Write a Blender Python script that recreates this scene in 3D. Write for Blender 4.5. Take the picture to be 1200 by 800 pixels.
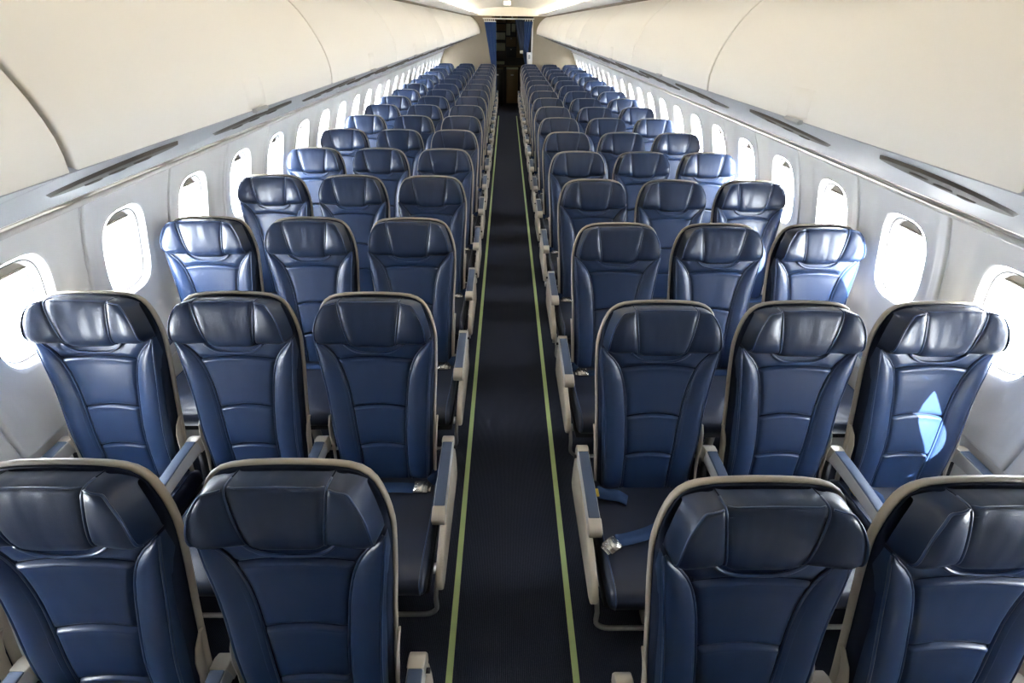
import bpy, bmesh, math, random
from mathutils import Matrix, Vector

random.seed(7)
for o in list(bpy.data.objects):
    bpy.data.objects.remove(o, do_unlink=True)
SC = bpy.context.scene
COL = SC.collection
R = math.radians

# ------------------------------------------------------------------ camera
CAM_X, CAM_Z = -0.0376, 1.95
cam_d = bpy.data.cameras.new('camera')
cam = bpy.data.objects.new('camera', cam_d)
COL.objects.link(cam)
cam_d.sensor_width = 36.0
cam_d.lens = 525.2 * 36.0 / 1200.0
cam_d.clip_start = 0.02
cam_d.clip_end = 200
pi_, ya, ro = R(35.28), R(0.983), R(0.757)
F = Vector((math.sin(ya) * math.cos(pi_), math.cos(ya) * math.cos(pi_), -math.sin(pi_)))
R0 = Vector((math.cos(ya), -math.sin(ya), 0))
D0 = Vector((-math.sin(ya) * math.sin(pi_), -math.cos(ya) * math.sin(pi_), -math.cos(pi_)))
RX = R0 * math.cos(ro) - D0 * math.sin(ro)
UP = -(R0 * math.sin(ro) + D0 * math.cos(ro))
m = Matrix.Identity(4)
for i in range(3):
    m[i][0], m[i][1], m[i][2] = RX[i], UP[i], -F[i]
m[0][3], m[1][3], m[2][3] = CAM_X, 0.0, CAM_Z
cam.matrix_world = m
SC.camera = cam

# ------------------------------------------------------------------ world, sun, exposure
w = bpy.data.worlds.new('sky')
SC.world = w
w.use_nodes = True
bg = w.node_tree.nodes['Background']
bg.inputs['Color'].default_value = (0.86, 0.93, 1.0, 1)
bg.inputs['Strength'].default_value = 37
sun_d = bpy.data.lights.new('sun', 'SUN')
sun_d.energy = 60
sun_d.angle = R(0.6)
sun_d.color = (1.0, 0.95, 0.86)
sun = bpy.data.objects.new('sun', sun_d)
COL.objects.link(sun)
sun.location = (6, -4, 9)
SUN_DIR = Vector((-0.34, 0.62, -0.61))
sun.rotation_euler = SUN_DIR.to_track_quat('-Z', 'Y').to_euler()
vs = SC.view_settings
vs.view_transform = 'Standard'
vs.look = 'None'
vs.exposure = 0.92
vs.gamma = 1.0
vs.use_curve_mapping = False

# ------------------------------------------------------------------ materials
def mat(name, col, rough=0.5, spec=0.5, bump=None, var=None, metal=0.0, coat=0.0, emis=None, sheen=0.0):
    M = bpy.data.materials.new(name)
    M.use_nodes = True
    nt = M.node_tree
    b = nt.nodes['Principled BSDF']
    b.inputs['Base Color'].default_value = (*col, 1)
    b.inputs['Roughness'].default_value = rough
    b.inputs['Specular IOR Level'].default_value = spec
    b.inputs['Metallic'].default_value = metal
    b.inputs['Coat Weight'].default_value = coat
    b.inputs['Sheen Weight'].default_value = sheen
    tc = nt.nodes.new('ShaderNodeTexCoord')
    if emis:
        b.inputs['Emission Color'].default_value = (*emis[0], 1)
        b.inputs['Emission Strength'].default_value = emis[1]
    if var:   # (scale, darker colour)
        n = nt.nodes.new('ShaderNodeTexNoise')
        n.inputs['Scale'].default_value = var[0]
        n.inputs['Detail'].default_value = 5
        mx = nt.nodes.new('ShaderNodeMix')
        mx.data_type = 'RGBA'
        mx.inputs[6].default_value = (*col, 1)
        mx.inputs[7].default_value = (*var[1], 1)
        nt.links.new(tc.outputs['Object'], n.inputs['Vector'])
        nt.links.new(n.outputs['Fac'], mx.inputs[0])
        nt.links.new(mx.outputs[2], b.inputs['Base Color'])
    prev = None
    for bp in (bump or []):   # (scale, strength, distance, stretch)
        n = nt.nodes.new('ShaderNodeTexNoise')
        n.inputs['Scale'].default_value = bp[0]
        n.inputs['Detail'].default_value = 3 if bp[0] > 50 else 1.2
        mp = nt.nodes.new('ShaderNodeMapping')
        mp.inputs['Scale'].default_value = bp[3]
        if bp[0] < 50:
            oi = nt.nodes.new('ShaderNodeObjectInfo')
            mu = nt.nodes.new('ShaderNodeMath')
            mu.operation = 'MULTIPLY'
            mu.inputs[1].default_value = 37.0
            nt.links.new(oi.outputs['Random'], mu.inputs[0])
            nt.links.new(mu.outputs[0], mp.inputs['Location'])
        bn = nt.nodes.new('ShaderNodeBump')
        bn.inputs['Strength'].default_value = bp[1]
        bn.inputs['Distance'].default_value = bp[2]
        nt.links.new(tc.outputs['Object'], mp.inputs['Vector'])
        nt.links.new(mp.outputs['Vector'], n.inputs['Vector'])
        nt.links.new(n.outputs['Fac'], bn.inputs['Height'])
        if prev:
            nt.links.new(prev.outputs['Normal'], bn.inputs['Normal'])
        prev = bn
    if prev:
        nt.links.new(prev.outputs['Normal'], b.inputs['Normal'])
    return M

ONE = (1, 1, 1)
ORD = 'last second third fourth fifth sixth seventh eighth ninth tenth eleventh twelfth thirteenth fourteenth fifteenth sixteenth seventeenth eighteenth nineteenth twentieth twenty-first twenty-second twenty-third twenty-fourth twenty-fifth twenty-sixth twenty-seventh twenty-eighth twenty-ninth thirtieth'.split()
def nth(k):
    return 'nearest to' if k == 0 else ORD[k] + ' from'
M = {}
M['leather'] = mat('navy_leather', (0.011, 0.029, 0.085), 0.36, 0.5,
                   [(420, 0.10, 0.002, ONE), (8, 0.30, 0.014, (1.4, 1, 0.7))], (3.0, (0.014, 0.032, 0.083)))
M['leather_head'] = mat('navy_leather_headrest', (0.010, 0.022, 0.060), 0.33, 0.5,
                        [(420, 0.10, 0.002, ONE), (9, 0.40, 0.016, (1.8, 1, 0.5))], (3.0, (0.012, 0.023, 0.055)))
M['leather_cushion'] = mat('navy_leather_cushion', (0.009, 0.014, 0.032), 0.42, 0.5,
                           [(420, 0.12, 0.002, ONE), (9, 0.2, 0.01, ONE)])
M['piping'] = mat('navy_piping', (0.022, 0.045, 0.110), 0.28, 0.6)  # colour lightened to paint in the highlights along the seams
M['gusset'] = mat('navy_side_fabric', (0.008, 0.015, 0.038), 0.6, 0.3, [(600, 0.2, 0.001, ONE)])
M['stitch'] = mat('stitch_thread', (0.05, 0.06, 0.09), 0.7, 0.3)
M['shell'] = mat('greige_plastic', (0.44, 0.39, 0.315), 0.38, 0.5, [(900, 0.05, 0.001, ONE)])
M['arm_pad'] = mat('slate_blue_armrest_pad', (0.055, 0.080, 0.135), 0.5, 0.45, [(700, 0.1, 0.001, ONE)])
M['arm_side'] = mat('light_grey_armrest_side', (0.46, 0.46, 0.46), 0.4, 0.5)
M['cap'] = mat('pale_metal_cap', (0.50, 0.46, 0.39), 0.32, 0.5, metal=0.3)
M['metal'] = mat('brushed_aluminium', (0.48, 0.46, 0.43), 0.3, 0.5, metal=0.85)
M['dark'] = mat('black_plastic', (0.012, 0.013, 0.017), 0.55, 0.4)
M['belt'] = mat('blue_webbing', (0.022, 0.050, 0.125), 0.75, 0.2, [(900, 0.4, 0.001, (1, 0.2, 1))])
M['buckle'] = mat('buckle_metal', (0.72, 0.70, 0.66), 0.25, 0.5, metal=0.8)
M['yellow'] = mat('yellow_tag', (0.55, 0.38, 0.05), 0.6)
M['bin'] = mat('cream_bin_plastic', (0.70, 0.672, 0.615), 0.42, 0.4, [(600, 0.05, 0.001, ONE)], (1.5, (0.68, 0.652, 0.597)))
M['bin_gap'] = mat('brown_seal', (0.10, 0.075, 0.05), 0.7)
M['psu'] = mat('grey_service_panel', (0.36, 0.365, 0.375), 0.6, 0.4)
M['psu_dark'] = mat('smoked_lens', (0.09, 0.078, 0.065), 0.7, 0.2)
M['wall'] = mat('white_sidewall', (0.88, 0.88, 0.87), 0.5, 0.35, [(700, 0.06, 0.001, ONE)])
M['frame'] = mat('white_window_frame', (0.74, 0.74, 0.735), 0.4, 0.4)
M['rubber'] = mat('grey_rubber', (0.03, 0.028, 0.025), 0.6, 0.2)
M['shade'] = mat('beige_window_shade', (0.30, 0.27, 0.22), 0.5)
M['ceiling'] = mat('ceiling_panel', (0.80, 0.77, 0.70), 0.5, 0.35)
M['bulkhead'] = mat('taupe_bulkhead_laminate', (0.27, 0.225, 0.162), 0.5, 0.35, [(40, 0.1, 0.002, ONE)], (8, (0.245, 0.205, 0.148)))
M['curtain'] = mat('royal_blue_curtain', (0.012, 0.042, 0.135), 0.8, 0.15, sheen=0.3)
M['curtain_dark'] = mat('navy_curtain', (0.010, 0.018, 0.045), 0.8, 0.15, sheen=0.3)
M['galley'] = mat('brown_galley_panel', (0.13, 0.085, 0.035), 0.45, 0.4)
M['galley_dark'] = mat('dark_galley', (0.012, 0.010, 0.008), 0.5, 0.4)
M['galley_box'] = mat('pale_galley_box', (0.50, 0.50, 0.36), 0.45, 0.4)
M['rail'] = mat('white_rail', (0.75, 0.74, 0.72), 0.4, 0.4)
M['cove'] = mat('cove_tube', (0.9, 0.88, 0.8), 0.5, 0.3, emis=((1.0, 0.88, 0.70), 32.0))
M['sign'] = mat('lit_sign_face', (0.9, 0.88, 0.8), 0.4, 0.3, emis=((1.0, 0.95, 0.85), 1.6))

# carpet: fine lengthwise ribs
def carpet():
    Mt = mat('dark_ribbed_carpet', (0.012, 0.014, 0.022), 0.9, 0.12)
    nt = Mt.node_tree
    b = nt.nodes['Principled BSDF']
    tc = nt.nodes.new('ShaderNodeTexCoord')
    wv = nt.nodes.new('ShaderNodeTexWave')
    wv.inputs['Scale'].default_value = 55
    wv.inputs['Distortion'].default_value = 1.2
    wv.inputs['Detail'].default_value = 2
    ns = nt.nodes.new('ShaderNodeTexNoise')
    ns.inputs['Scale'].default_value = 260
    mx = nt.nodes.new('ShaderNodeMix')
    mx.data_type = 'RGBA'
    mx.inputs[6].default_value = (0.010, 0.012, 0.022, 1)
    mx.inputs[7].default_value = (0.066, 0.076, 0.118, 1)
    ml = nt.nodes.new('ShaderNodeMath')
    ml.operation = 'MULTIPLY'
    bp = nt.nodes.new('ShaderNodeBump')
    bp.inputs['Strength'].default_value = 0.5
    bp.inputs['Distance'].default_value = 0.003
    nt.links.new(tc.outputs['Object'], wv.inputs['Vector'])
    nt.links.new(tc.outputs['Object'], ns.inputs['Vector'])
    nt.links.new(wv.outputs['Fac'], ml.inputs[0])
    nt.links.new(ns.outputs['Fac'], ml.inputs[1])
    nt.links.new(ml.outputs[0], mx.inputs[0])
    nt.links.new(mx.outputs[2], b.inputs['Base Color'])
    nt.links.new(wv.outputs['Fac'], bp.inputs['Height'])
    nt.links.new(bp.outputs['Normal'], b.inputs['Normal'])
    return Mt
M['carpet'] = carpet()
M['stripe'] = mat('pale_green_floor_strip', (0.52, 0.66, 0.29), 0.5, 0.4, var=(30, (0.47, 0.60, 0.26)))

def glass_mat():
    Mt = bpy.data.materials.new('window_pane')
    Mt.use_nodes = True
    nt = Mt.node_tree
    nt.nodes.clear()
    out = nt.nodes.new('ShaderNodeOutputMaterial')
    tr = nt.nodes.new('ShaderNodeBsdfTransparent')
    gl = nt.nodes.new('ShaderNodeBsdfGlossy')
    gl.inputs['Roughness'].default_value = 0.05
    mx = nt.nodes.new('ShaderNodeMixShader')
    mx.inputs[0].default_value = 0.05
    nt.links.new(tr.outputs[0], mx.inputs[1])
    nt.links.new(gl.outputs[0], mx.inputs[2])
    nt.links.new(mx.outputs[0], out.inputs['Surface'])
    return Mt
M['glass'] = glass_mat()

# ------------------------------------------------------------------ mesh helpers
class G:
    """collects vertices and faces of one mesh"""
    def __init__(s):
        s.v = []; s.f = []
    def grid(s, fn, nu, nv, cu=False, cv=False, us=None, vv=None):
        base = len(s.v)
        for i in range(nu):
            for j in range(nv):
                u = us[i] if us else i / (nu - (0 if cu else 1))
                t = vv[j] if vv else j / (nv - (0 if cv else 1))
                s.v.append(tuple(fn(u, t)))
        for i in range(nu if cu else nu - 1):
            for j in range(nv if cv else nv - 1):
                a = base + i * nv + j
                b2 = base + i * nv + (j + 1) % nv
                c = base + ((i + 1) % nu) * nv + (j + 1) % nv
                d = base + ((i + 1) % nu) * nv + j
                s.f.append((a, b2, c, d))
        return s
    def tube(s, pts, r, n=8, closed=False):
        pts = [Vector(p) for p in pts]
        base = len(s.v); N = len(pts)
        up = None
        for i, p in enumerate(pts):
            if closed:
                t = (pts[(i + 1) % N] - pts[i - 1])
            else:
                t = pts[min(i + 1, N - 1)] - pts[max(i - 1, 0)]
            t.normalize()
            if up is None:
                up = Vector((0, 0, 1)) if abs(t.z) < 0.9 else Vector((1, 0, 0))
            a = t.cross(up)
            if a.length < 1e-4:
                a = t.cross(Vector((0.3, 0.5, 0.8)))
            a.normalize()
            up = a.cross(t); up.normalize()
            rr = r(i / (N - 1)) if callable(r) else r
            for k in range(n):
                an = 2 * math.pi * k / n
                s.v.append(tuple(p + a * math.cos(an) * rr + up * math.sin(an) * rr))
        for i in range(N if closed else N - 1):
            for k in range(n):
                i2 = (i + 1) % N
                s.f.append((base + i * n + k, base + i * n + (k + 1) % n, base + i2 * n + (k + 1) % n, base + i2 * n + k))
        if not closed:
            s.f.append(tuple(base + k for k in range(n))[::-1])
            s.f.append(tuple(base + (N - 1) * n + k for k in range(n)))
        return s
    def box(s, x0, x1, y0, y1, z0, z1):
        b = len(s.v)
        s.v += [(x0, y0, z0), (x1, y0, z0), (x1, y1, z0), (x0, y1, z0), (x0, y0, z1), (x1, y0, z1), (x1, y1, z1), (x0, y1, z1)]
        for q in ((0, 3, 2, 1), (4, 5, 6, 7), (0, 1, 5, 4), (1, 2, 6, 5), (2, 3, 7, 6), (3, 0, 4, 7)):
            s.f.append(tuple(b + k for k in q))
        return s
    def loft(s, prof, a0, a1, bev, seg=3, axis='x'):
        """closed profile (p, q) swept along an axis from a0 to a1 with rounded ends"""
        st = []
        for k in range(seg + 1):
            th = math.pi / 2 * k / seg
            st.append((a0 + bev * (1 - math.sin(th)), bev * (1 - math.cos(th))))
        st = [(a0 + bev * (1 - math.sin(math.pi / 2 * k / seg)), bev * (1 - math.cos(math.pi / 2 * k / seg))) for k in range(seg, -1, -1)]
        # st runs from a0 (inset bev) .. a0+bev (inset 0)
        st = [(a0 + bev * (1 - math.cos(math.pi / 2 * k / seg)), bev * (1 - math.sin(math.pi / 2 * k / seg))) for k in range(seg + 1)]
        st += [(a1 - (q[0] - a0), q[1]) for q in reversed(st)]
        n = len(prof); base = len(s.v)
        nrm = []
        area = sum(prof[i][0] * prof[(i + 1) % n][1] - prof[(i + 1) % n][0] * prof[i][1] for i in range(n))
        sg = 1 if area > 0 else -1
        for i in range(n):
            def en(a, b):
                dx, dy = b[0] - a[0], b[1] - a[1]
                L = math.hypot(dx, dy) or 1
                return Vector((-dy / L * sg, dx / L * sg))
            n1, n2 = en(prof[i - 1], prof[i]), en(prof[i], prof[(i + 1) % n])
            v = n1 + n2
            d = max(0.35, 1 + n1.dot(n2))
            nrm.append(v / d)
        for (a, ins) in st:
            for (p, q), nn in zip(prof, nrm):
                P, Q = p + nn.x * ins, q + nn.y * ins
                s.v.append((a, P, Q) if axis == 'x' else ((P, a, Q) if axis == 'y' else (P, Q, a)))
        for i in range(len(st) - 1):
            for k in range(n):
                s.f.append((base + i * n + k, base + i * n + (k + 1) % n, base + (i + 1) * n + (k + 1) % n, base + (i + 1) * n + k))
        s.f.append(tuple(base + k for k in range(n)))
        s.f.append(tuple(base + (len(st) - 1) * n + k for k in range(n))[::-1])
        return s
    def mesh(s, name, material, smooth=True, angle=None):
        me = bpy.data.meshes.new(name)
        me.from_pydata(s.v, [], s.f)
        bm = bmesh.new(); bm.from_mesh(me)
        bmesh.ops.recalc_face_normals(bm, faces=bm.faces)
        if angle is not None:
            for e in bm.edges:
                if len(e.link_faces) == 2 and e.calc_face_angle(0) > R(angle):
                    e.smooth = False
        bm.to_mesh(me); bm.free()
        me.polygons.foreach_set('use_smooth', [smooth] * len(me.polygons))
        me.materials.append(M[material])
        me.update()
        return me

def obj(name, me, parent=None, loc=None):
    o = bpy.data.objects.new(name, me)
    COL.objects.link(o)
    if parent:
        o.parent = parent
    if loc:
        o.location = loc
    return o
def tag(o, label=None, cat=None, group=None, kind=None):
    if label: o['label'] = label
    if cat: o['category'] = cat
    if group: o['group'] = group
    if kind: o['kind'] = kind
    return o
def interp(tab, x):
    if x <= tab[0][0]: return tab[0][1]
    for (a, fa), (b, fb) in zip(tab, tab[1:]):
        if x <= b:
            return fa + (fb - fa) * (x - a) / (b - a)
    return tab[-1][1]
def smooth_tab(tab):
    """Catmull-Rom style interpolation"""
    def f(x):
        n = len(tab)
        if x <= tab[0][0]: return tab[0][1]
        if x >= tab[-1][0]: return tab[-1][1]
        for i in range(n - 1):
            if x <= tab[i + 1][0]: break
        def sl(k):
            if k == 0: return (tab[1][1] - tab[0][1]) / (tab[1][0] - tab[0][0])
            if k == n - 1: return (tab[-1][1] - tab[-2][1]) / (tab[-1][0] - tab[-2][0])
            return (tab[k + 1][1] - tab[k - 1][1]) / (tab[k + 1][0] - tab[k - 1][0])
        h = tab[i + 1][0] - tab[i][0]
        t = (x - tab[i][0]) / h
        m0, m1 = sl(i) * h, sl(i + 1) * h
        return ((2 * t**3 - 3 * t**2 + 1) * tab[i][1] + (t**3 - 2 * t**2 + t) * m0 + (-2 * t**3 + 3 * t**2) * tab[i + 1][1] + (t**3 - t**2) * m1)
    return f
def sst(a, b, x):
    t = min(1, max(0, (x - a) / (b - a)))
    return t * t * (3 - 2 * t)

# ------------------------------------------------------------------ cabin layout (metres)
ROW0, PITCH, NROW = 0.675, 0.7726, 17
SEAT_A, SEAT_S = 0.523, 0.508          # aisle seat centre, seat spacing
DYR = -0.049                           # right-hand rows sit a little nearer
BULK = 13.42                           # rear bulkhead
FRONT = -1.75                          # front end of the modelled cabin
WALL_R, WALL_C = 1.83, 0.53            # cabin cross-section
WIN_P = 0.5334
WIN_Y = {-1: 1.392, 1: 1.34}
WIN_Z, WIN_H, WIN_W = 1.085, 0.405, 0.270
def wx(z): return math.sqrt(WALL_R**2 - (z - WALL_C)**2)

# ------------------------------------------------------------------ structure: floor
g = G().box(-1.76, 1.76, FRONT, BULK + 2.2, -0.05, 0)
tag(obj('floor', g.mesh('floor', 'carpet', False)), 'dark ribbed navy carpet along the cabin floor', 'floor', kind='structure')
n_trim = 1
for sx in (-1, 1):
    g = G().box(0.232 * sx - 0.012, 0.232 * sx + 0.012, FRONT + .02, 12.9, 0, 0.004)
    o = obj('trim_%d' % n_trim, g.mesh('floor_strip', 'stripe', False), loc=(-0.008, 0, 0.0))
    tag(o, 'pale green guide strip on carpet along the %s seat rails' % ('left' if sx < 0 else 'right'), 'floor strip', kind='structure')
    n_trim += 1

# ------------------------------------------------------------------ structure: side walls, windows
Z_TOP, Z_LOW = 1.405, 0.60
def se(th, a, b, n=3.2):
    c, s_ = math.cos(th), math.sin(th)
    return (a * math.copysign(abs(c) ** (2 / n), c), b * math.copysign(abs(s_) ** (2 / n), s_))
def wall_disp(y, z):
    """outward depth of the shallow dish around each window, 0 at the panel edge"""
    ay = abs(y)
    e = 0.222
    # dish boundary: vertical sides, round bottom
    if z < 0.90:
        d = math.hypot(ay, (0.90 - z) * 0.93)
    else:
        d = ay
    k = 1 - sst(e - 0.045, e, d)
    return 0.020 * k
def wall_panel_mesh(sx):
    g = G()
    NS = 64
    y0, y1 = -WIN_P / 2 + 0.003, WIN_P / 2 - 0.003
    rings = [0, .03, .08, .16, .26, .38, .5, .62, .74, .84, .92, .965, 1.0]
    hy, hz = WIN_W / 2, WIN_H / 2
    ths = []
    for k in range(NS):
        ths.append(2 * math.pi * (k + 0.5) / NS)
    # outward rectangle points, corners included by nudging
    outer = []
    for th in ths:
        c, s_ = math.cos(th), math.sin(th)
        up, dn = Z_TOP - WIN_Z, WIN_Z - Z_LOW
        t = 1e9
        if abs(c) > 1e-6: t = min(t, y1 / abs(c))
        if s_ > 1e-6: t = min(t, up / s_)
        if s_ < -1e-6: t = min(t, dn / -s_)
        outer.append([c * t, s_ * t])
    for (cy, cz) in ((y1, Z_TOP - WIN_Z), (y0, Z_TOP - WIN_Z), (y1, Z_LOW - WIN_Z), (y0, Z_LOW - WIN_Z)):
        k = min(range(NS), key=lambda i: math.hypot(outer[i][0] - cy, outer[i][1] - cz))
        outer[k] = [cy, cz]
    base = 0
    for ri in rings:
        for th, ou in zip(ths, outer):
            iy, iz = se(th, hy, hz)
            y, z = iy + (ou[0] - iy) * ri, WIN_Z + iz + (ou[1] - iz) * ri
            x = wx(z) + wall_disp(y, z) - 0.009 * sst(.232, .250, abs(y)) * (1 - sst(.260, .2637, abs(y)))
            if ri == 0: x += 0.004
            g.v.append((sx * x, y, z))
    for i in range(len(rings) - 1):
        for k in range(NS):
            g.f.append((i * NS + k, i * NS + (k + 1) % NS, (i + 1) * NS + (k + 1) % NS, (i + 1) * NS + k))
    # returned edge behind the panel border
    nb = len(g.v)
    for th, ou in zip(ths, outer):
        g.v.append((sx * (wx(WIN_Z + ou[1]) + 0.03), ou[0], WIN_Z + ou[1]))
    L = (len(rings) - 1) * NS
    for k in range(NS):
        g.f.append((L + k, L + (k + 1) % NS, nb + (k + 1) % NS, nb + k))
    return g.mesh('wall_panel', 'wall')
def frame_mesh(sx):
    """white reveal funnelling out to the pane"""
    NS = 64
    prof = [(1.0, 0.0, 0.001), (0.985, 0.0, 0.006), (0.955, 0.002, 0.016), (0.925, 0.004, 0.026), (0.905, 0.006, 0.029), (0.90, 0.006, 0.034),
            (0.885, 0.007, 0.036), (0.86, 0.010, 0.050), (0.845, 0.012, 0.066), (0.84, 0.012, 0.10)]
    g = G()
    def fn(u, t):
        k = int(round(u * (len(prof) - 1)))
        sc, _, dx = prof[k]
        y, z = se(2 * math.pi * t, WIN_W / 2 * sc, WIN_H / 2 * sc)
        z += WIN_Z
        return (sx * (wx(z) + wall_disp(0, WIN_Z) * (1 - 0.0) + dx - 0.002), y, z)
    g.grid(fn, len(prof), NS, cv=True)
    return g.mesh('window_frame', 'frame')
def pane_mesh(sx):
    NS = 48
    g = G()
    for dx in (0.072, 0.078):
        for k in range(NS):
            y, z = se(2 * math.pi * k / NS, WIN_W / 2 * 0.85, WIN_H / 2 * 0.85)
            z += WIN_Z
            g.v.append((sx * (wx(z) + 0.016 + dx), y, z))
    g.f.append(tuple(range(NS)))
    g.f.append(tuple(range(NS, 2 * NS))[::-1])
    for k in range(NS):
        g.f.append((k, (k + 1) % NS, NS + (k + 1) % NS, NS + k))
    return g.mesh('pane', 'glass', False)
def gasket_mesh(sx):
    NS = 56
    g = G()
    for sc, dd, rr in ((.902, .031, .0016), (.846, .066, .0022)):
        gasket_ring(g, sx, NS, sc, dd, rr)
    return g.mesh('gasket', 'rubber')
def gasket_ring(g, sx, NS, sc, dd, rr):
    pts = []
    for k in range(NS):
        y, z = se(2 * math.pi * k / NS, WIN_W / 2 * sc, WIN_H / 2 * sc)
        z += WIN_Z
        pts.append((sx * (wx(z) + 0.016 + dd), y, z))
    g.tube(pts, rr, 5, True)
def shade_mesh(sx):
    """edge of the raised blind peeping below the top of the opening"""
    g = G()
    def fn(u, t):
        y = (u - .5) * 2 * WIN_W / 2 * .80
        zt = WIN_Z + WIN_H / 2 * .86 * (max(0, 1 - abs(y / (WIN_W / 2 * .86)) ** 3.2)) ** (1 / 3.2)
        zb = WIN_Z + WIN_H / 2 * .86 - 0.040
        z = zb + max(0.002, zt - zb) * min(1, max(0, t))
        return (sx * (wx(z) + 0.016 + 0.060), y, z)
    g.grid(fn, 17, 3)
    n0 = len(g.v)
    g.tube([(sx * (wx(WIN_Z + .134) + 0.016 + 0.057), -WIN_W / 2 * .78 + k * WIN_W * .78 / 6, WIN_Z + WIN_H / 2 * .86 - .040) for k in range(7)], 0.0045, 6)
    return g.mesh('window_shade', 'shade')

win_no = 1
for sx, side in ((-1, 'left'), (1, 'right')):
    # lower wall skin (dado), from the floor to the panels
    zs = [0.598 * k / 12 for k in range(13)]
    g = G().loft([(sx * (wx(z) + .014), z) for z in zs] + [(sx * (wx(z) + .05), z) for z in reversed(zs)], FRONT, BULK - .002, .001, 1, 'y')
    wall = obj('wall_%s' % side, g.mesh('wall', 'wall', True, 40))
    tag(wall, 'white curved cabin side wall along the %s-hand seats' % side, 'wall', kind='structure')
    pm, fm, gm, pnm, sm = wall_panel_mesh(sx), frame_mesh(sx), gasket_mesh(sx), pane_mesh(sx), shade_mesh(sx)
    # outer skin strip behind the panel joints keeps daylight out
    gs = G()
    def strip(y0, y1, z0, z1, n=10):
        gs.grid(lambda u, t: (sx * (wx(z0 + (z1 - z0) * u) + 0.045), y0 + (y1 - y0) * t, z0 + (z1 - z0) * u), n, 2)
    ks = [k for k in range(-2, 40) if FRONT < WIN_Y[sx] + k * WIN_P - WIN_P / 2 + .02 and WIN_Y[sx] + k * WIN_P + WIN_P / 2 < BULK + 0.02]  # foremost unseen window on each side added to brighten the nearest row
    strip(FRONT - .05, BULK + .05, 0.5, WIN_Z - WIN_H / 2 - .03)
    strip(FRONT - .05, BULK + .05, WIN_Z + WIN_H / 2 + .03, 1.55)
    ya0 = WIN_Y[sx] + ks[0] * WIN_P
    strip(FRONT - .05, ya0 - WIN_W / 2 - .01, WIN_Z - WIN_H / 2 - .03, WIN_Z + WIN_H / 2 + .03)
    for k in ks:
        yc = WIN_Y[sx] + k * WIN_P
        last = k == ks[-1]
        strip(yc + WIN_W / 2 + .01, (BULK + .05) if last else yc + WIN_P - WIN_W / 2 - .01, WIN_Z - WIN_H / 2 - .03, WIN_Z + WIN_H / 2 + .03)
    obj('skin', gs.mesh('skin', 'wall'), wall)
    for k in ks:
        yc = WIN_Y[sx] + k * WIN_P
        obj('wall_panel', pm, wall, (0, yc, 0))
        wn = obj('window_%d' % win_no, fm, loc=(0, yc, 0))
        win_no += 1
        wn['kind'] = 'structure'
        seen = k - ks[0] + 1
        tag(wn, 'white rounded window in the %s cabin wall, %s the rear bulkhead' % (side, nth(ks[-1] - k)), 'window')
        obj('gasket', gm, wn)
        obj('pane', pnm, wn)
        obj('window_shade', sm, wn)
    # plain infill panels at the ends
    for (a, b2) in ((FRONT, WIN_Y[sx] + ks[0] * WIN_P - WIN_P / 2), (WIN_Y[sx] + ks[-1] * WIN_P + WIN_P / 2, BULK)):
        if b2 - a > .004:
            g = G().grid(lambda u, t: (sx * wx(Z_LOW + (Z_TOP - Z_LOW) * u), a + (b2 - a) * t, Z_LOW + (Z_TOP - Z_LOW) * u), 12, 2)
            obj('wall_panel', g.mesh('end_panel', 'wall'), wall)
    # rounded rail along the panel tops and the brown joint above it
    g = G().tube([(sx * (wx(Z_TOP) - .003), FRONT, Z_TOP - .010), (sx * (wx(Z_TOP) - .003), BULK, Z_TOP - .010)], 0.010, 10)
    o = obj('trim_%d' % n_trim, g.mesh('top_rail', 'rail')); n_trim += 1
    tag(o, 'thin white rail along the top of the %s wall panels' % side, 'rail', kind='structure')
    g = G().box(1.572 if sx > 0 else -1.63, 1.63 if sx > 0 else -1.572, FRONT, BULK, 1.429, 1.436)
    o = obj('trim_%d' % n_trim, g.mesh('joint', 'bin_gap', False)); n_trim += 1
    tag(o, 'brown joint between %s wall and the overhead service panels' % side, 'joint', kind='structure')

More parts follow.
